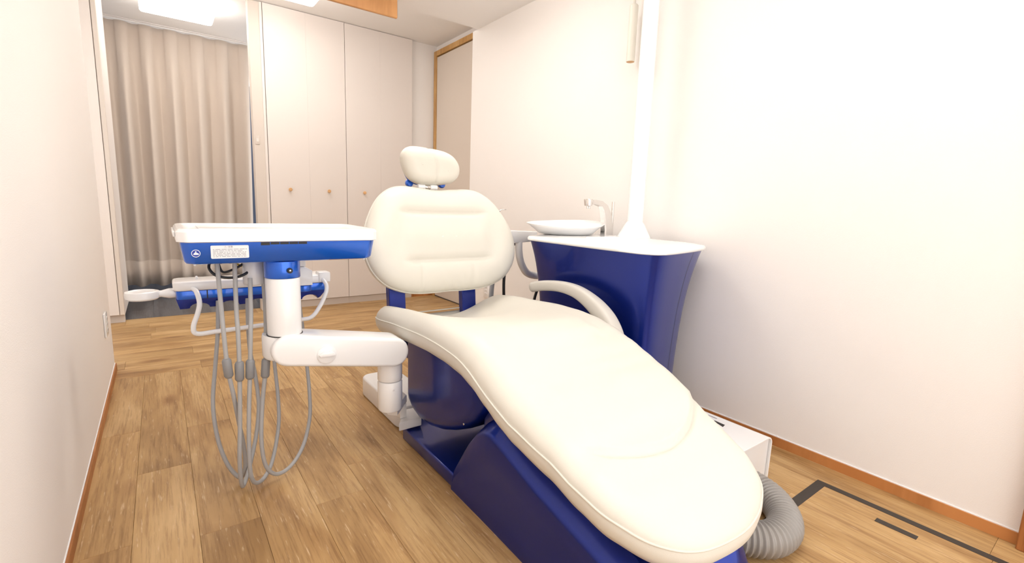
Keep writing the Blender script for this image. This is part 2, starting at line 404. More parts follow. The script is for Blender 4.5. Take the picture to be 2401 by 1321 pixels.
def curtain():
    t = thing('curtain', 'beige pleated floor-length curtain in the doorway', 'curtain')
    bm = bmesh.new(); x0, x1, zt, zb = -0.31, 0.845, 2.535, 0.085; nx, nz = 240, 30; yc = 5.9; G = []
    for j in range(nz+1):
        v = j/nz; z = zt+(zb-zt)*v; row = []
        for i in range(nx+1):
            u = i/nx; ph = 2*math.pi*(u*6.1+0.15*math.sin(5*u))
            k = sst(0.0, 0.35, v)
            sharp = math.copysign(abs(math.sin(ph))**(0.55+0.45*k), math.sin(ph))
            y = yc + sharp*(0.02+0.042*k) + 0.006*k*math.sin(2*ph+1)
            xr = x1 - 0.045*v; xx = x0+(xr-x0)*u + 0.008*math.sin(ph*2+v*2)*k*math.sin(math.pi*u)
            row.append(bm.verts.new((xx, y, z + 0.006*math.sin(ph)*sst(0.9, 1, v))))
        G.append(row)
    for j in range(nz):
        for i in range(nx): bm.faces.new((G[j][i], G[j][i+1], G[j+1][i+1], G[j+1][i]))
    o = bm_obj('cloth', bm, 'curtain', t, 180)
    md = o.modifiers.new('thickness', 'SOLIDIFY'); md.thickness = 0.003
    # hem and rail
    bm = bmesh.new(); H = []
    for row in (G,):
        pass
    me = o.data
    hem = bmesh.new(); ring = []
    for j, zz in ((0, 0.086), (1, 0.33)):
        r = []
        for i in range(nx+1):
            co = me.vertices[(nz-(0 if j == 0 else 3))*(nx+1)+i].co
            r.append(hem.verts.new((co.x, co.y-0.004, zz)))
        ring.append(r)
    for i in range(nx): hem.faces.new((ring[0][i], ring[0][i+1], ring[1][i+1], ring[1][i]))
    h = bm_obj('hem', hem, 'curtain', t, 180); md = h.modifiers.new('thickness', 'SOLIDIFY'); md.thickness = 0.002
    box('rail', (x0-0.05, yc-0.012, 2.540), (1.0, yc+0.012, 2.555), 'whitem', t, 0.003, 1)
    base(t, 0.27, yc, 0.04)
curtain()
struct(box('wall_above_curtain', (-1.05, 5.865, 2.552), (2.5, 5.98, 2.75), 'wall'))

# ---------------------------------------------------------------- dental chair
XC = 1.065
chair = thing('dental_chair', 'cream upholstered dental chair on a navy blue base', 'dental chair')
PZ = [(0.44, 0.292), (0.52, 0.318), (0.60, 0.342), (0.70, 0.366), (0.80, 0.392), (0.95, 0.418), (1.02, 0.437), (1.10, 0.465), (1.18, 0.497), (1.26, 0.517), (1.36, 0.526), (1.48, 0.528), (1.74, 0.516), (1.96, 0.497), (2.05, 0.480)]
BZ = [(0.45, 0.036), (0.7, 0.045), (0.95, 0.062), (1.1, 0.07), (1.5, 0.068), (2.0, 0.056)]
half = [(0.08, 0.457), (0.15, 0.469), (0.208, 0.495), (0.250, 0.538), (0.283, 0.605), (0.298, 0.69), (0.310, 0.79), (0.331, 0.92), (0.342, 1.05), (0.338, 1.25), (0.337, 1.45), (0.338, 1.65), (0.345, 1.80), (0.343, 1.93), (0.315, 2.005), (0.25, 2.035), (0.13, 2.03)]
rhalf = [(0.07, 0.464), (0.13, 0.484), (0.182, 0.513), (0.222, 0.556), (0.252, 0.617), (0.276, 0.695), (0.297, 0.79), (0.326, 0.92)] + half[8:]
ol = [(0.0, 0.454)] + rhalf + [(0.0, 2.025)] + [(-a, b) for a, b in reversed(half)]
outline = [(v.x, v.y) for v in catmull([(a, b, 0) for a, b in ol], 9, True)]
def seat_top(x, y, e):
    B = lerp(BZ, y)
    wdt = 0.085
    q = min(e/wdt, 1.0); h = B*math.sqrt(max(0.0, 1-(1-q)**2))
    # dished seat towards the backrest, shallow channel along the legs
    h -= (0.083*sst(1.25, 1.88, y)) * max(0.0, 1-(x/0.30)**2)**1.2
    h += 0.012*sst(0.75, 1.0, y)*(1-sst(1.15, 1.4, y))*max(0.0, 1-(x/0.3)**2)
    # raised middle pad that ends in a curved seam over the shins, and a thigh pad seam
    ys = 0.665 + 0.145*(x/0.31)**2 + 0.05*x
    d = y-ys; inn = sst(0.335, 0.295, abs(x)) if x > 0 else sst(0.26, 0.19, abs(x))
    h += inn*(0.014*sst(-0.004, 0.012, d)*(1-sst(0.10, 0.45, d)) - 0.008*math.exp(-(d/0.006)**2))
    ys2 = 1.125 + 0.9*max(0, abs(x-0.02)-0.05)**2
    d2 = y-ys2; i2 = sst(0.19, 0.14, abs(x-0.02))
    h += i2*(0.006*sst(-0.004, 0.012, d2)*(1-sst(0.05, 0.3, d2)) - 0.006*math.exp(-(d2/0.006)**2))
    # small tucks in the cover at the rear left corner
    for yt in (1.60, 1.63): h -= 0.0025*math.exp(-((y-yt)/0.008)**2)*sst(-0.16, -0.28, x)
    return h
def seat_map(x, y, h): return Vector((XC+x-0.048*sst(1.12, 0.62, y), y, lerp(PZ, y)+h))
seat = cushion('seat_cushion', outline, lambda x, y: (0.0, max(0.76, min(1.72, y))), seat_top,
               [(-0.004, 0.012), (0.0, 0.035), (0.012, 0.055), (0.05, 0.066)], seat_map, 'cream', chair, 64)
tube('piping', [seat_map(x*1.006, y, 0.0) for x, y in outline[::3]], 0.003, 'cream', seat, 3, 8, True, 180)
# backrest
BP = Vector((XC, 1.93, 0.61)); BV = Vector((0, 0.15, 0.445)).normalized(); BN = Vector((0, -BV.z, BV.y))
bh = [(0.09, -0.016), (0.18, -0.012), (0.255, 0.006), (0.318, 0.04), (0.365, 0.10), (0.385, 0.18), (0.375, 0.265), (0.342, 0.345), (0.295, 0.415), (0.235, 0.462), (0.17, 0.480), (0.08, 0.476)]
bo = [(0, -0.014)] + bh + [(0, 0.470)] + [(-a, b) for a, b in reversed(bh)]
bout = [(v.x, v.y) for v in catmull([(a, b, 0) for a, b in bo], 9, True)]
def back_top(x, y, e):
    q = min(e/0.10, 1.0); h = 0.062*math.sqrt(max(0.0, 1-(1-q)**2))
    inn = sst(0.245, 0.17, abs(x))
    for yy, dep in ((0.345, 0.017), (0.125, 0.017)):
        h -= inn*dep*math.exp(-((y-yy)/0.016)**2) * (0.55+0.45*sst(0, 0.03, abs(y-yy)))
        h -= inn*0.008*math.exp(-((y-yy)/0.006)**2)
    h += 0.014*inn*math.exp(-((y-0.235)/0.075)**2)
    for xt in (-0.15, 0.115): h -= 0.0065*math.exp(-((x-xt-0.05*(0.1-y)*xt)/0.006)**2)*sst(0.13, 0.06, y)
    for xt in (-0.06, -0.02, 0.02, 0.06): h -= 0.004*math.exp(-((x-xt-(0.1-y)*0.25)/0.009)**2)*sst(0.085, 0.02, y)
    return h
def back_map(x, y, h): return BP + Vector((x, 0, 0)) + BV*y + BN*(h + 0.03*(x/0.37)**2)
back = cushion('backrest', bout, lambda x, y: (max(-0.13, min(0.13, x)), 0.225), back_top,
               [(-0.003, 0.01), (0.0, 0.03), (0.015, 0.05), (0.06, 0.06)], back_map, 'cream', chair, 56)
tube('piping', [back_map(x*1.004, 0.225+(y-0.225)*1.004, -0.004) for x, y in bout[::3]], 0.003, 'cream', back, 3, 8, True, 180)
def shell_ring(k, h): return [back_map(x*k, 0.225+(y-0.225)*k, h) for x, y in bout[::3]]
loft('back_shell', [shell_ring(0.9, -0.055), shell_ring(0.88, -0.075), shell_ring(0.7, -0.095)], 'navy', chair)
for sx in (-1, 1):
    xm = XC + (-0.222 if sx < 0 else 0.155)
    pts = [(xm, 1.80, 0.36), (xm, 1.93, 0.385), (xm, 2.005, 0.46), (xm, 2.022, 0.56), (xm, 2.035, 0.68), (xm, 2.06, 0.78)]
    bm = bmesh.new(); sh = [(0.039, 0.016), (0.036, 0.019), (-0.036, 0.019), (-0.039, 0.016), (-0.039, -0.016), (-0.036, -0.019), (0.036, -0.019), (0.039, -0.016)]
    tube_mesh(bm, catmull(pts, 8), 1.0, shape=sh); bm_obj('back_support', bm, 'navy', chair, 30)
# headrest
HP = Vector((1.058, 2.115, 1.168)); HV = Vector((0, -0.10, 0.995)).normalized(); HN = Vector((0, -HV.z, HV.y))
ho = [(-0.138, 0.062), (-0.149, 0.028), (-0.135, -0.022), (-0.108, -0.062), (-0.062, -0.084), (0.0, -0.087), (0.06, -0.082), (0.112, -0.070), (0.146, -0.036), (0.150, 0.008), (0.125, 0.048), (0.085, 0.071), (0.03, 0.080), (-0.04, 0.085), (-0.105, 0.083)]
hout = [(v.x, v.y) for v in catmull([(a, b, 0) for a, b in ho], 8, True)]
def head_top(x, y, e):
    q = min(e/0.05, 1.0); h = 0.05*math.sqrt(max(0.0, 1-(1-q)**2))
    xs = 0.012 - 0.28*y; h -= 0.010*math.exp(-((x-xs)/0.045)**2)*(0.4+0.6*sst(-0.05, 0.05, y))
    xg = 0.016 - (0.35*y if y > 0 else 0.0)
    return h - 0.008*math.exp(-((x-xg)/0.005)**2)
def head_map(x, y, h): return HP + Vector((x, 0, 0)) + HV*y + HN*h
head = cushion('headrest', hout, lambda x, y: (max(-0.07, min(0.07, x)), 0.0-0.1*x), head_top,
               [(-0.002, 0.008), (0.0, 0.02), (0.01, 0.032), (0.03, 0.036)], head_map, 'cream', chair, 36)
def hring(k, h, dy): return [head_map(x*k, y*k+dy, h) for x, y in hout]
loft('headrest_shell', [hring(0.82, -0.034, -0.012), hring(0.87, -0.044, -0.017), hring(0.78, -0.062, -0.016), hring(0.45, -0.075, -0.008)], 'blue', chair)
for (a, b) in ((-0.085, -0.097), (0.088, -0.094)):
    lathe('shell_lug', [(0, -0.012), (0.014, -0.012), (0.019, -0.006), (0.019, 0.006), (0.014, 0.012), (0, 0.012)], 'blue', chair, tuple(head_map(a, b+0.012, -0.045)), 'Y', 20)
zb = 1.071
for a, b in ((0.992, 1.028), (1.055, 1.092)): cyl('hinge_block', 0.0135, a, b, 'white', chair, (0, 2.115, zb), 'X', 0.003, 20)
cyl('hinge_pin', 0.0115, 1.028, 1.055, 'chrome', chair, (0, 2.115, zb), 'X', 0.002, 20)
for a in (1.004, 1.014, 1.069, 1.079): cyl('headrest_rod', 0.0035, 0.98, zb-0.01, 'chrome', chair, (a, 2.118, 0), 'Z', 0.001, 12)
cyl('headrest_post', 0.014, zb-0.01, 1.12, 'chrome', chair, (1.0415, 2.14, 0), 'Z', 0.001, 12)
# right armrest
bm = bmesh.new()
pts = [(1.452, 1.80, 0.604), (1.452, 1.70, 0.628), (1.452, 1.58, 0.642), (1.452, 1.47, 0.634), (1.452, 1.375, 0.600), (1.450, 1.305, 0.555), (1.445, 1.26, 0.505), (1.44, 1.235, 0.455), (1.43, 1.225, 0.415)]
path = catmull(pts, 8); nn = len(path)
sh = [(math.copysign(abs(math.cos(a))**0.6, math.cos(a))*0.019, math.copysign(abs(math.sin(a))**0.6, math.sin(a))*0.023) for a in [2*math.pi*k/20 for k in range(20)]]
tube_mesh(bm, path, [0.6 if i == 0 else 0.85 if i == 1 else 1.08+0.85*sst(0.2, 0.8, i/nn) for i in range(nn)], shape=sh)
bm_obj('armrest', bm, 'greyarm', chair, 60)
box('armrest_bracket', (1.33, 1.19, 0.395), (1.452, 1.25, 0.43), 'navy', chair, 0.006)
# body under the seat: rounded shell rising towards the foot
prof = [(1.80, 0.47), (1.80, 0.20), (1.785, 0.165), (1.74, 0.135), (1.67, 0.118), (1.58, 0.125), (1.50, 0.146), (1.41, 0.182), (1.33, 0.222), (1.26, 0.275), (1.215, 0.33), (1.20, 0.43), (1.25, 0.475), (1.45, 0.485), (1.65, 0.48)]
prism('seat_body', prof, 0.785, 1.345, 'X', 'navy', chair, 0.05, 5, 50)
prism('leg_body', [(1.26, 0.44), (1.26, 0.25), (1.15, 0.235), (0.95, 0.225), (0.75, 0.235), (0.64, 0.25), (0.64, 0.318), (0.80, 0.34), (0.95, 0.365), (1.08, 0.40)], 0.83, 1.30, 'X', 'navy', chair, 0.02, 3, 50)
cyl('body_bolt', 0.004, 0.781, 0.786, 'chrome', chair, (0, 1.30, 0.262), 'X', 0.001, 12)
# base: low plate and tall wedge cover
prism('base_plate', [(0.806, 1.83), (0.770, 1.775), (0.772, 1.30), (0.80, 0.9), (1.15, 0.9), (1.34, 1.20), (1.36, 1.775), (1.33, 1.83)], 0.0, 0.055, 'Z', 'navy', chair, 0.008, 3)
def wedge():
    # side profile of the cover; outer face stands out at the bottom and leans in at the top
    top = [(1.352, 0.03), (1.338, 0.085), (1.296, 0.167), (1.25, 0.238), (1.205, 0.290), (1.165, 0.317), (1.125, 0.323), (1.087, 0.315), (1.0, 0.288), (0.91, 0.262), (0.80, 0.238), (0.70, 0.218), (0.60, 0.196), (0.53, 0.165), (0.505, 0.10), (0.50, 0.0)]
    bm = bmesh.new(); cols = []
    for side in (0, 1):
        C = []
        for y, z in top:
            wx = 0.052*sst(1.36, 1.15, y)+0.006; out = 0.004*sst(1.2, 0.8, y)
            lay = [(-0.004-out, 0.0), (-0.004-out, min(0.05, z*0.5)), (0.004+0.006*sst(0.1, 0.3, z), z*0.55+0.01*(z > 0.05)), (0.0, z-0.030*sst(0.04, 0.2, z)-0.1*min(z, 0.03)), (0.003, z-0.024*sst(0.04, 0.2, z)), (0.010, z-0.017*sst(0.04, 0.2, z)), (wx, z+0.016*sst(1.3, 1.1, y)*sst(0.5, 0.56, y)), (wx+0.012, z-0.03*sst(0.03, 0.2, z))]
            r = []
            for dx, zz in lay:
                X = 0.77+dx if side == 0 else 1.345-0.165*sst(1.2, 0.75, y)-dx
                r.append(bm.verts.new((X, y, max(0.0, zz))))
            C.append(r)
        cols.append(C)
    m = len(cols[0][0])
    for C in cols:
        for A, B in zip(C, C[1:]):
            for k in range(m-1): bm.faces.new((A[k], A[k+1], B[k+1], B[k]))
    for a, b in zip(range(len(top)-1), range(1, len(top))):
        bm.faces.new((cols[0][a][-1], cols[1][a][-1], cols[1][b][-1], cols[0][b][-1]))
    for idx in (0, -1):
        bm.faces.new(cols[0][idx] + cols[1][idx][::-1])
    bmesh.ops.remove_doubles(bm, verts=bm.verts, dist=0.0003)
    return bm_obj('base_cover', bm, 'navy', chair, 50)
wedge()
base(chair, XC, 1.3, 0)

# ---------------------------------------------------------------- floor box with bracket behind the post
t = thing('junction_box', 'low white plastic box on the floor behind the tray post', 'box')
prism('cover', rrect(0.785, 1.86, 0.985, 2.36, 0.05), 0.0, 0.10, 'Z', 'whitem', t, 0.012, 3)
prism('front_lip', [(0.735, 1.735), (0.835, 1.735), (0.87, 1.845), (0.80, 1.845)], 0.062, 0.10, 'Z', 'whitem', t, 0.006, 2)
base(t, 0.9, 2.1, 0)

# ---------------------------------------------------------------- delivery unit (tray, pillar, arm, holder, hoses)
du = thing('dental_instrument_unit', 'white and blue dental instrument tray on a jointed white arm', 'dental unit')
PX, PY = 0.669, 1.665
cyl('lower_post', 0.046, 0.205, 0.325, 'white', du, (PX, PY, 0), b=0.008)
cyl('upper_post', 0.046, 0.3265, 0.44, 'white', du, (PX, PY, 0), b=0.003)
cyl('post_screw', 0.005, -0.0475, -0.044, 'white', du, (PX-0.004, PY, 0.298), 'Y', 0.001, 12)
prism('post_bracket', [(PX, PY+0.03), (PX+0.03, PY), (0.782, 1.765), (0.782, 1.825), (0.755, 1.825)], 0.165, 0.2045, 'Z', 'whitem', du, 0.008, 2)
box('bracket_foot', (0.752, 1.765, 0.1005), (0.782, 1.825, 0.1645), 'whitem', du, 0.004)
def arm():
    L, R, n = (0.308, 0.511, 0.053), (0.666, 0.447, 0.054), 12
    ang = math.atan2(R[1]-L[1], R[0]-L[0]); poly = []
    for k in range(n+1): a = ang+math.pi/2+math.pi*k/n; poly.append((L[0]+L[2]*math.cos(a), L[1]+L[2]*math.sin(a)))
    for k in range(n+1): a = ang-math.pi/2+math.pi*k/n; poly.append((R[0]+R[2]*math.cos(a), R[1]+R[2]*math.sin(a)))
    return prism('arm', poly, 1.60, 1.715, 'Y', 'white', du, 0.012, 4, 45)
arm()
kb = lathe('arm_knob', [(0, 0.002), (0.031, 0.002), (0.031, -0.004), (0.028, -0.006), (0, -0.006)], 'white', du, (0.421, 1.60, 0.482), 'Y', 32)
prism('grip', [(-0.027+0.421, 0.482+0.004), (0.421-0.014, 0.482+0.012), (0.421+0.014, 0.482+0.012), (0.421+0.027, 0.482+0.002), (0.421+0.024, 0.482-0.005), (0.421-0.024, 0.482-0.004)], 1.584, 1.5945, 'Y', 'white', kb, 0.003, 2)
cyl('pillar', 0.052, 0.50, 0.745, 'white', du, (0.306, 1.66, 0), b=0.003, sides=48)
lathe('pillar_foot', [(0, 0.476), (0.055, 0.476), (0.061, 0.486), (0.061, 0.548), (0.059, 0.556), (0.050, 0.5555)], 'white', du, (0.300, 1.675, 0), 'Z', 40)
cyl('foot_seal', 0.0545, 0.5555, 0.5585, 'dark', du, (0.306, 1.66, 0), b=0.0005, sides=40)
cyl('collar', 0.0535, 0.7455, 0.80, 'blue', du, (0.306, 1.66, 0), b=0.002, sides=48)
lk = lathe('lock_knob', [(0, 0.0), (0.0085, 0.0), (0.0085, -0.008), (0.006, -0.011), (0, -0.0115)], 'black', du, (0.317, 1.607, 0.772), 'Y', 20)
lathe('lock_pin', [(0, 0), (0.0025, 0), (0.0025, -0.002), (0, -0.0025)], 'chrome', lk, (0.3165, 1.5955, 0.773), 'Y', 12)
# tray
X0, X1, Y0, Y1 = 0.030, 0.602, 1.585, 1.93
def ch(x0, y0, x1, y1, c, r=0.012):
    poly = [(x0+c, y0), (x1-c, y0), (x1, y0+c), (x1, y1-c), (x1-c, y1), (x0+c, y1), (x0, y1-c), (x0, y0+c)]
    out = []
    for i in range(8):
        p, a, b = Vector(poly[i]), Vector(poly[i-1]), Vector(poly[(i+1) % 8])
        A = p+(a-p).normalized()*r; B = p+(b-p).normalized()*r
        for k in range(5):
            s = k/4; out.append(tuple((A*(1-s)+p*s)*(1-s)+(p*(1-s)+B*s)*s))
    return out
def lev(o, z, ins):
    return [(v[0], v[1], z) for v in ch(X0+ins, Y0+ins, X1-ins, Y1-ins, 0.022, 0.008)]
body = loft('tray_body', [lev(0, 0.800, 0.030), lev(0, 0.803, 0.020), lev(0, 0.810, 0.0155), lev(0, 0.864, 0.008)], 'blue', du)
tr = loft('tray_top', [lev(0, 0.8645, 0.004), lev(0, 0.867, 0.0), lev(0, 0.894, 0.0), lev(0, 0.902, 0.005), lev(0, 0.9035, 0.010), lev(0, 0.9025, 0.020), lev(0, 0.896, 0.030), lev(0, 0.8945, 0.05)], 'white', du)
box('side_rail', (X0-0.006, Y0+0.06, 0.878), (X0-0.0003, Y1-0.05, 0.892), 'white', du, 0.002)
box('rest_mat', (0.09, 1.63, 0.8948), (0.54, 1.89, 0.898), 'white', du, 0.0015)
yf = Y0+0.0085
def face(z): return Y0 + 0.008 + (0.864-z)*(0.0075/0.054)     # front of the blue body
for k in range(5):
    a = 0.238+k*0.0265; box('vent_slot', (a, face(0.86)-0.001, 0.8565 if k else 0.8545), (a+0.0245, face(0.86)+0.002, 0.8635), 'dark', du)
# sticker and roundel on the front
st = prism('sticker', rrect(0.109, 0.8185, 0.205, 0.856, 0.003), face(0.837)-0.0052, face(0.837)+0.006, 'Y', 'label', du)
ys = face(0.837)-0.0054
for r in range(6):
    x = 0.114; z = 0.844-r*0.0042
    bm = bmesh.new()
    while x < (0.199 if r % 2 == 0 or r == 5 else 0.19):
        l = random.choice((0.004, 0.007, 0.01, 0.013)); l = min(l, 0.2-x)
        vv = [bm.verts.new(p) for p in ((x, ys, z), (x+l, ys, z), (x+l, ys, z+0.0016), (x, ys, z+0.0016))]; bm.faces.new(vv); x += l+0.0022
    g = bmesh.ops.extrude_face_region(bm, geom=bm.faces[:]); bmesh.ops.translate(bm, vec=(0, 0.0003, 0), verts=[v for v in g['geom'] if isinstance(v, bmesh.types.BMVert)])
    bm_obj('print_line', bm, 'print', st)
MW = Matrix.Translation((0.153, ys, 0.8515)) @ Matrix.Rotation(math.pi/2, 4, 'X')
text_mesh('print_title', '\u26a0 \u6ce8\u610f', 0.0065, 'print', st, MW)
def disc(name, cx, cz, r, y, mat, parent, r0=0.0, sides=36):
    bm = bmesh.new(); A = [bm.verts.new((cx+r*math.cos(2*math.pi*k/sides), y, cz+r*math.sin(2*math.pi*k/sides))) for k in range(sides)]
    if r0 > 0:
        B = [bm.verts.new((cx+r0*math.cos(2*math.pi*k/sides), y, cz+r0*math.sin(2*math.pi*k/sides))) for k in range(sides)]
        for k in range(sides): bm.faces.new((A[k], A[(k+1) % sides], B[(k+1) % sides], B[k]))
    else: bm.faces.new(A)
    g = bmesh.ops.extrude_face_region(bm, geom=bm.faces[:]); bmesh.ops.translate(bm, vec=(0, 0.0005, 0), verts=[v for v in g['geom'] if isinstance(v, bmesh.types.BMVert)])
    return bm_obj(name, bm, mat, parent)
yl = face(0.835)-0.0026
rd = disc('roundel', 0.0735, 0.8345, 0.0108, yl, 'logo', du, 0.0094)
disc('roundel_field', 0.0735, 0.8345, 0.0092, yl+0.0003, 'navy', rd)
disc('figure_head', 0.0735, 0.8392, 0.0017, yl-0.0004, 'logo', rd, sides=16)
prism('figure_body', [(0.0668, 0.8312), (0.0690, 0.8352), (0.0716, 0.8372), (0.0745, 0.8372), (0.0764, 0.8356), (0.0792, 0.8352), (0.0802, 0.8322), (0.0808, 0.8306), (0.0705, 0.8306)], yl-0.0004, yl+0.0001, 'Y', 'logo', rd)
# under the tray: cup, cables
cyl('filter_cup', 0.031, 0.715, 0.7995, 'clear', du, (0.232, 1.73, 0), b=0.006)
tube('cable', [(0.115, 1.72, 0.80), (0.110, 1.71, 0.775), (0.130, 1.70, 0.752), (0.175, 1.70, 0.745), (0.215, 1.71, 0.76), (0.235, 1.74, 0.80)], 0.0042, 'black', du)
tube('cable', [(0.135, 1.73, 0.80), (0.145, 1.72, 0.762), (0.175, 1.72, 0.768), (0.205, 1.73, 0.785), (0.215, 1.76, 0.80)], 0.0035, 'black', du)
tube('cable', [(0.17, 1.76, 0.80), (0.185, 1.75, 0.784), (0.21, 1.76, 0.772), (0.225, 1.79, 0.80)], 0.003, 'yellow', du)
for a in (0.071, 0.562): cyl('drip_nub', 0.0035, 0.795, 0.8005, 'white', du, (a, 1.63, 0), b=0.001, sides=12)
# hoses
HOSES = [
 [(0.131, 1.7, 0.80), (0.131, 1.7, 0.777), (0.134, 1.69, 0.637), (0.135, 1.68, 0.577), (0.14, 1.68, 0.46), (0.152, 1.69, 0.366), (0.166, 1.72, 0.253), (0.179, 1.75, 0.153), (0.182, 1.77, 0.066), (0.171, 1.785, 0.022), (0.154, 1.79, 0.033), (0.13, 1.8, 0.081), (0.11, 1.82, 0.165), (0.104, 1.85, 0.282), (0.122, 1.9, 0.408), (0.138, 1.94, 0.514), (0.148, 1.985, 0.62)],
 [(0.178, 1.7, 0.80), (0.177, 1.7, 0.767), (0.174, 1.69, 0.632), (0.174, 1.68, 0.572), (0.172, 1.68, 0.444), (0.165, 1.68, 0.27), (0.158, 1.685, 0.13), (0.164, 1.715, 0.028), (0.181, 1.745, 0.037), (0.203, 1.78, 0.083), (0.228, 1.82, 0.156), (0.245, 1.86, 0.246), (0.244, 1.9, 0.347), (0.235, 1.94, 0.451), (0.242, 1.99, 0.62)],
 [(0.218, 1.7, 0.74), (0.214, 1.69, 0.628), (0.209, 1.68, 0.567), (0.202, 1.68, 0.445), (0.192, 1.675, 0.308), (0.186, 1.675, 0.175), (0.189, 1.685, 0.07), (0.208, 1.71, 0.026), (0.239, 1.74, 0.026), (0.271, 1.78, 0.062), (0.303, 1.83, 0.163), (0.312, 1.87, 0.258), (0.312, 1.91, 0.372), (0.316, 1.96, 0.485), (0.325, 1.99, 0.62)],
 [(0.258, 1.72, 0.80), (0.259, 1.72, 0.726), (0.259, 1.71, 0.619), (0.256, 1.7, 0.556), (0.247, 1.68, 0.441), (0.232, 1.68, 0.316), (0.224, 1.68, 0.186), (0.236, 1.69, 0.088), (0.272, 1.71, 0.038), (0.324, 1.74, 0.04), (0.374, 1.78, 0.082), (0.411, 1.83, 0.156), (0.424, 1.87, 0.233), (0.429, 1.92, 0.343), (0.428, 1.96, 0.471), (0.421, 1.99, 0.62)]]
for P in HOSES:
    h = tube('hose', P, 0.0068, 'grey', du, 8, 10)
    i = min(range(len(P)//2), key=lambda k: abs(P[k][2]-0.45)); p = Vector(P[i]); d = (Vector(P[i+1])-Vector(P[i-1])).normalized()
    if d.z > 0: d = -d
    bm = bmesh.new(); ps = [-0.033, -0.031, -0.0255, 0.0255, 0.031, 0.033]; rr = [0.0075, 0.0105, 0.0135, 0.0135, 0.0105, 0.0075]
    tube_mesh(bm, [p+d*s for s in ps], rr, 12); bm_obj('ferrule', bm, 'ferrule', h, 50)
# instrument holder behind the pillar
HX0, HX1 = 0.022, 0.535
poly = [(HX0+0.006, 0.662), (HX0+0.002, 0.635), (HX0+0.012, 0.598), (HX0+0.032, 0.598)]
for k in range(5):
    cxn = HX0+0.071+k*0.093
    for s in range(9): a = math.pi-math.pi*s/8; poly.append((cxn+0.030*math.cos(a), 0.599+0.017*math.sin(a)))
poly += [(HX1-0.03, 0.604), (HX1-0.004, 0.635), (HX1-0.004, 0.662)]
prism('holder_rack', poly, 1.988, 2.075, 'Y', 'navy', du, 0.003, 2)
hb = prism('holder_band', rrect(HX0+0.003, 1.975, HX1-0.003, 2.085, 0.02), 0.634, 0.664, 'Z', 'blue', du, 0.002, 2)
box('band_joint', (0.115, 1.9735, 0.634), (0.1185, 1.976, 0.664), 'dark', hb)
prism('holder_top', rrect(HX0-0.004, 1.968, HX1+0.002, 2.092, 0.024), 0.6645, 0.697, 'Z', 'white', du, 0.008, 3)
cyl('holder_hook', 0.004, 0.696, 0.708, 'white', du, (0.09, 2.03, 0), b=0.002, sides=12)
prism('hanger_block', [(0.405, 0.665), (0.462, 0.665), (0.462, 0.722), (0.435, 0.738), (0.405, 0.738)], 1.925, 1.985, 'Y', 'white', du, 0.004, 2)
cyl('hanger_hub', 0.027, 0.640, 0.6645, 'blue', du, (0.435, 1.952, 0), b=0.003)
box('hanger_strut', (0.40, 1.93, 0.7385), (0.44, 2.0, 0.7995), 'whitem', du, 0.004)
box('end_cap', (0.495, 1.962, 0.667), (0.540, 2.02, 0.708), 'white', du, 0.006)
tube('grab_handle', [(0.074, 1.972, 0.673), (0.084, 1.945, 0.664), (0.089, 1.92, 0.63), (0.081, 1.91, 0.595), (0.066, 1.9, 0.552), (0.076, 1.9, 0.527), (0.139, 1.9, 0.528), (0.286, 1.9, 0.533), (0.408, 1.9, 0.538), (0.448, 1.9, 0.545), (0.481, 1.91, 0.58), (0.508, 1.92, 0.63), (0.516, 1.94, 0.66), (0.508, 1.972, 0.683)], 0.0082, 'white', du, 10, 12)
pd = lathe('paddle_disc', [(0, 0.637), (0.043, 0.637), (0.048, 0.642), (0.049, 0.660), (0.047, 0.664), (0.040, 0.6655), (0.037, 0.662), (0, 0.662)], 'white', du, (-0.068, 2.03, 0), 'Z', 36)
lathe('paddle_stem', [(0, -0.002), (0.013, -0.002), (0.0115, 0.012), (0.0175, 0.035), (0.0165, 0.062), (0.0125, 0.072), (0, 0.072)], 'white', du, (-0.028, 2.03, 0.652), 'X', 16)
base(du, 0.668, 1.665, 0.1)

# ---------------------------------------------------------------- rinse unit
ru = thing('rinse_unit', 'blue flared dental rinse cabinet with a white top and basin', 'dental unit')
plan = [(1.50, 1.86), (1.495, 1.65), (1.495, 1.42), (1.500, 1.25), (1.512, 1.18), (1.545, 1.143), (1.61, 1.138), (1.75, 1.165), (1.88, 1.198), (1.985, 1.232), (2.025, 1.262), (2.042, 1.32), (2.05, 1.6), (2.05, 1.95), (2.03, 2.03), (1.97, 2.06), (1.75, 2.02), (1.56, 1.93)]
pl = [(v.x, v.y) for v in catmull([(a, b, 0) for a, b in plan], 4, True)]
CX, CY = 1.78, 1.62
def ring(z, d, grow=0.0):
    sx = 1-(d-grow)/0.285; sy = 1-(d-grow)/0.48
    return [(CX+(x-CX)*sx, CY+(y-CY)*sy, z) for x, y in pl]
zs = [0.17, 0.176, 0.22, 0.30, 0.38, 0.46, 0.54, 0.60, 0.66, 0.71, 0.75, 0.78, 0.805, 0.828]
loft('cabinet_body', [ring(z, 0.078*(1-math.exp(-(0.828-z)/0.24)) + (0.006 if z == 0.17 else 0)) for z in zs], 'navy', ru, 60)
loft('plinth', [ring(0.0, 0.16), ring(0.1695, 0.15)], 'navy', ru, 60)
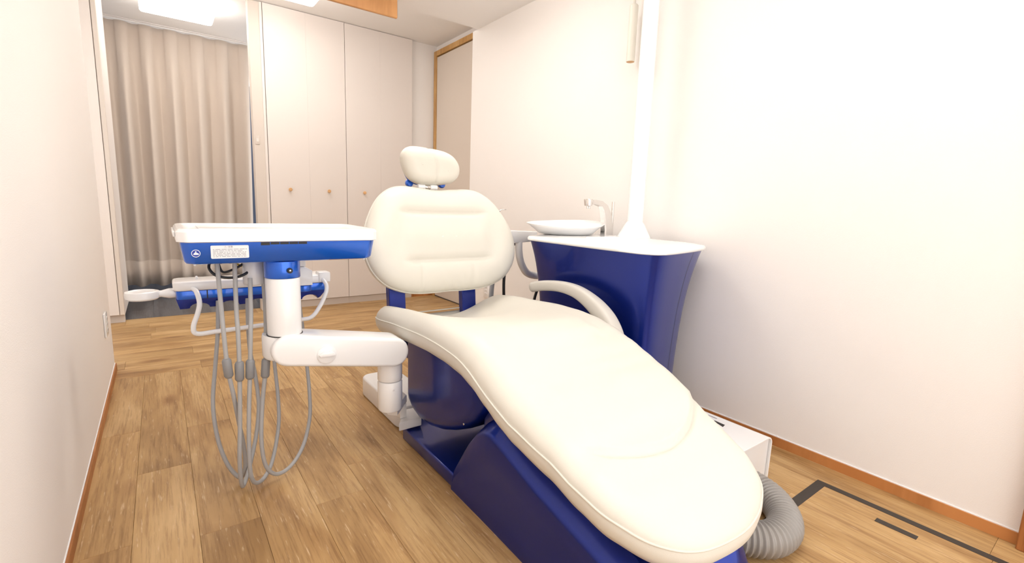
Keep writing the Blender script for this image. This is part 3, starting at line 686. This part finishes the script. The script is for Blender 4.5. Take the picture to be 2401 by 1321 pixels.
# seam between the front and the right-hand end panel
def surf(x, y, z):
    d = 0.078*(1-math.exp(-(0.828-z)/0.24)); return (CX+(x-CX)*(1-d/0.285), CY+(y-CY)*(1-d/0.48), z)
bm = bmesh.new(); L_ = []
for z in zs[1:]:
    L_.append([bm.verts.new(Vector(surf(a, b, z))+Vector((0.0006, -0.0008, 0))) for a, b in ((1.868, 1.1955), (1.8725, 1.1968))])
for A, B in zip(L_, L_[1:]): bm.faces.new((A[0], A[1], B[1], B[0]))
bm_obj('panel_seam', bm, 'dark', ru)
loft('worktop', [ring(0.8285, 0.0, 0.008), ring(0.832, 0.0, 0.014), ring(0.842, 0.0, 0.014), ring(0.849, 0.0, 0.008), ring(0.853, 0.02), ring(0.858, 0.06), ring(0.860, 0.12)], 'white', ru, 60)
# shallow tray set in the top
def frame(name, x0, y0, x1, y1, wd, z0, z1, mat, parent):
    bm = bmesh.new(); o_ = rrect(x0, y0, x1, y1, 0.015, 4); i_ = rrect(x0+wd, y0+wd, x1-wd, y1-wd, 0.01, 4); m = len(o_)
    rows = [[bm.verts.new((a, b, z)) for a, b in pp] for pp, z in ((o_, z0), (o_, z1), (i_, z1), (i_, z0))]
    for q in range(4):
        A, B = rows[q], rows[(q+1) % 4]
        for k in range(m): bm.faces.new((A[k], A[(k+1) % m], B[(k+1) % m], B[k]))
    return bm_obj(name, bm, mat, parent, 40)
frame('cup_tray_rim', 1.60, 1.40, 1.80, 1.60, 0.012, 0.853, 0.866, 'white', ru)
# basin
def basin():
    bm = bmesh.new(); rings = []; n = 48; c = (1.725, 1.865)
    prof = [(0.0, 0.8595, 0), (0.13, 0.8595, 0), (0.155, 0.864, 0.1), (0.172, 0.878, 0.5), (0.205, 0.902, 0.9), (0.224, 0.914, 1), (0.226, 0.917, 1), (0.220, 0.919, 1), (0.19, 0.898, 0.9), (0.15, 0.882, 0.5), (0.05, 0.870, 0), (0.0, 0.868, 0)]
    for r, z, k in prof:
        if r == 0: rings.append([bm.verts.new((*c, z))]); continue
        rg = []
        for i in range(n):
            a = 2*math.pi*i/n; p = 1+0.06*k*math.cos(2*a-0.6)
            x, y = r*p*math.cos(a), r*p*0.82*math.sin(a)
            rg.append(bm.verts.new((c[0]+x, c[1]+y, z + k*0.06*(0.55*x+0.83*y) + k*0.004*math.cos(2*a))))
        rings.append(rg)
    for A, B in zip(rings, rings[1:]):
        for k in range(n):
            k2 = (k+1) % n
            if len(A) == 1: bm.faces.new((A[0], B[k], B[k2]))
            elif len(B) == 1: bm.faces.new((A[k], A[k2], B[0]))
            else: bm.faces.new((A[k], A[k2], B[k2], B[k]))
    return bm_obj('basin', bm, 'white', ru, 60)
basin()
# tap: broad curved chrome column with a level spout, nozzle, and a rear rod
fx = 1.80
def ribbon(name, stations, mat, parent):
    """stations: (x, z, half width along the bend normal, half depth y)"""
    P = [Vector((x, fx, z)) for x, z, _, _ in stations]; rg = []
    for i, (x, z, wv, dv) in enumerate(stations):
        T = (P[min(i+1, len(P)-1)]-P[max(i-1, 0)]).normalized(); Nn = Vector((T.z, 0, -T.x))
        rg.append([P[i]+Nn*(wv*a)+Vector((0, dv*b, 0)) for a, b in ((1, 0.7), (0.8, 1), (-0.8, 1), (-1, 0.7), (-1, -0.7), (-0.8, -1), (0.8, -1), (1, -0.7))])
    return loft(name, rg, mat, parent, 30)
sp = ribbon('tap', [(1.968, 0.858, 0.031, 0.022), (1.966, 0.89, 0.031, 0.022), (1.960, 0.93, 0.030, 0.021), (1.950, 0.97, 0.028, 0.02), (1.934, 1.003, 0.023, 0.018), (1.908, 1.024, 0.015, 0.017), (1.868, 1.031, 0.0125, 0.016), (1.835, 1.032, 0.0125, 0.016)], 'chrome', ru)
lathe('nozzle', [(0, 1.012), (0.020, 1.012), (0.0245, 1.041), (0.022, 1.047), (0, 1.048)], 'chrome', sp, (1.815, fx, 0), 'Z', 28)
for q in (-0.006, 0.008): cyl('jet', 0.0055, 0.996, 1.012, 'chrome', sp, (1.815+q, fx, 0), b=0.001, sides=12)
cyl('rear_rod', 0.008, 0.857, 1.04, 'chrome', sp, (2.018, fx+0.01, 0), b=0.001, sides=16)
# lamp pole with a cone foot
lathe('lamp_pole', [(0, 0.855), (0.082, 0.855), (0.084, 0.862), (0.05, 0.925), (0.043, 0.935), (0.0385, 0.94), (0.0375, 2.355), (0, 2.355)], 'white', ru, (1.955, 1.60, 0), 'Z', 40)
# assistant's holder at the far end with a bent tube and hanging hoses
prism('assistant_bracket', [(1.50, 0.835), (1.58, 0.79), (1.75, 0.80), (1.75, 0.855), (1.55, 0.862), (1.50, 0.855)], 2.13, 2.19, 'Y', 'white', ru, 0.006, 2)
tube('assistant_handle', [(1.632, 2.15, 0.80), (1.634, 2.15, 0.76), (1.642, 2.15, 0.71), (1.662, 2.15, 0.66), (1.70, 2.15, 0.615), (1.76, 2.15, 0.595), (1.80, 2.11, 0.60), (1.82, 2.07, 0.61)], 0.021, 'white', ru, 8, 16)
box('bracket_link', (1.70, 2.08, 0.80), (1.76, 2.135, 0.825), 'white', ru, 0.004)
for P in ([(1.60, 2.20, 0.80), (1.53, 2.19, 0.70), (1.475, 2.17, 0.60), (1.44, 2.14, 0.48), (1.45, 2.15, 0.30), (1.52, 2.17, 0.18), (1.62, 2.14, 0.16), (1.70, 2.08, 0.22)],
          [(1.62, 2.22, 0.80), (1.56, 2.21, 0.70), (1.50, 2.19, 0.60), (1.465, 2.16, 0.48), (1.48, 2.17, 0.28), (1.56, 2.18, 0.16), (1.66, 2.14, 0.14), (1.74, 2.08, 0.20)],
          [(1.66, 2.21, 0.80), (1.60, 2.20, 0.72), (1.567, 2.19, 0.60), (1.563, 2.18, 0.46), (1.58, 2.18, 0.30), (1.66, 2.16, 0.2), (1.76, 2.08, 0.24)],
          [(1.80, 2.12, 0.72), (1.80, 2.12, 0.66), (1.775, 2.12, 0.56), (1.74, 2.12, 0.46), (1.73, 2.12, 0.36), (1.75, 2.08, 0.28)]):
    tube('suction_hose', P, 0.0085, 'black' if P[0][0] > 1.65 else 'grey', ru, 8, 10)
tube('instrument_tip', [(1.55, 2.20, 0.85), (1.52, 2.18, 0.92), (1.50, 2.16, 0.962), (1.512, 2.155, 0.975), (1.535, 2.15, 0.976)], 0.0035, 'chrome', ru, 6, 8)
base(ru, 1.78, 1.62, 0)

# slim tubes hanging beside the pole
for (x, y, z, r, lab) in ((2.005, 1.75, 1.752, 0.0215, 'cream slim tube hanging beside the white pole, the nearer one'), (2.065, 1.80, 1.775, 0.016, 'cream slim tube half hidden behind the white pole')):
    t = thing('pendant_tube', lab, 'pendant', 'slim tubes beside the pole')
    lathe('tube_shade', [(r-0.002, z), (r, z), (r, 2.02), (r*0.8, 2.026), (0, 2.026)][0:5], 'cream', t, (x, y, 0), 'Z', 24)
    cyl('tube_mouth', r-0.0022, z-0.001, z+0.004, 'knobwood', t, (x, y, 0), b=0.0005, sides=24)
    cyl('stem', 0.006, 2.026, H1-0.0005, 'cream', t, (x, y, 0), b=0.001, sides=12)
    base(t, x, y, z)

# ---------------------------------------------------------------- right side: folded cover, corrugated hose, tape
t = thing('utility_cover', 'white folded metal cover on the floor by the right wall', 'cover')
bm = bmesh.new(); cs = []
for k in range(9): a = math.pi/2*k/8; cs.append((1.785+0.032*math.sin(a)*1.0, 0.142+0.032*math.cos(a)))
prof = [(1.50, 0.174)] + cs + [(1.817, 0.0), (1.811, 0.0), (1.811, 0.142)] + [(1.785+0.026*math.sin(math.pi/2*k/8), 0.142+0.026*math.cos(math.pi/2*k/8)) for k in range(7, -1, -1)] + [(1.50, 0.168)]
prism('shell', prof, 0.755, 1.12, 'Y', 'white', t, 0.0008, 1)
box('front_plate', (1.50, 0.765, 0.0), (1.808, 0.775, 0.1655), 'whitem', t)
box('rear_plate', (1.50, 1.10, 0.0), (1.808, 1.11, 0.1655), 'whitem', t)
prism('pull_slot', [(1.735, 0.948), (1.745, 0.952), (1.742, 0.905), (1.718, 0.900)], 0.1735, 0.1746, 'Z', 'dark', t)
box('maker_plate', (1.765, 0.955, 0.1741), (1.772, 0.995, 0.1747), 'print', t)
base(t, 1.66, 0.94, 0)

def corrugated():
    path = catmull([(1.625, 0.7535, 0.056), (1.622, 0.715, 0.055), (1.602, 0.65, 0.054), (1.545, 0.583, 0.054), (1.468, 0.545, 0.054), (1.385, 0.548, 0.056), (1.325, 0.592, 0.060), (1.275, 0.655, 0.066), (1.235, 0.72, 0.074)], 1)
    dense = catmull([tuple(p) for p in path], 60); L = [0.0]
    for a, b in zip(dense, dense[1:]): L.append(L[-1]+(b-a).length)
    N_ = int(L[-1]/0.0026); P = []; j = 0; R_ = []
    for k in range(N_+1):
        s = L[-1]*k/N_
        while j < len(L)-2 and L[j+1] < s: j += 1
        f = (s-L[j])/max(1e-9, L[j+1]-L[j]); P.append(dense[j].lerp(dense[j+1], f))
        R_.append(0.0475+0.0048*math.cos(2*math.pi*s/0.0155))
    bm = bmesh.new(); tube_mesh(bm, P, R_, 24); return bm_obj('corrugated_hose', bm, 'hose', None, 180)
tag(corrugated(), 'thick grey corrugated hose looping on the floor under the foot end', 'hose')

tape_g = 'dark tape on the floor'
def tape(a, b, label):
    return tag(box('floor_tape', (a[0], a[1], 0.0002), (b[0], b[1], 0.0012), 'tape'), label, 'tape', tape_g)
tape((1.944, -0.6, 0), (1.972, 0.640, 0), 'long dark tape strip parallel to the right wall')
tape((1.38, 0.606, 0), (1.9435, 0.640, 0), 'dark tape strip running from the corner towards the grey hose')
tape((1.861, 0.315, 0), (1.887, 0.425, 0), 'short separate piece of dark tape inside the taped corner')
tape((1.47, -0.2, 0), (1.50, 0.42, 0), 'dark tape end just showing below the grey hose')

def outlet(x, y, z, s, label, hx):
    t = thing('wall_outlet', label, 'outlet')
    def bx(n, d0, d1, y0, y1, z0, z1, m, par, bev=0.0):
        a, b = sorted((x+s*d0, x+s*d1)); return box(n, (a, y0, z0), (b, y1, z1), m, par, bev, 2)
    bx('plate', 0.0004, 0.009, y-hx, y+hx, z-0.06, z+0.06, 'white', t, 0.003)
    for k in (-1, 0, 1):
        so = bx('socket', 0.0092, 0.0115, y-0.02, y+0.02, z+k*0.028-0.011, z+k*0.028+0.011, 'white', t, 0.001)
        for q in (-1, 1): bx('slot', 0.0115, 0.0119, y+q*0.008-0.0012, y+q*0.008+0.0012, z+k*0.028-0.005, z+k*0.028+0.005, 'dark', so)
    base(t, x, y, z-0.06)
outlet(XL, 3.075, 0.335, 1, 'white outlet plate on the left wall near its end', 0.05)
outlet(XR, 3.19, 0.305, -1, 'white outlet plate low on the right wall behind the backrest', 0.04)
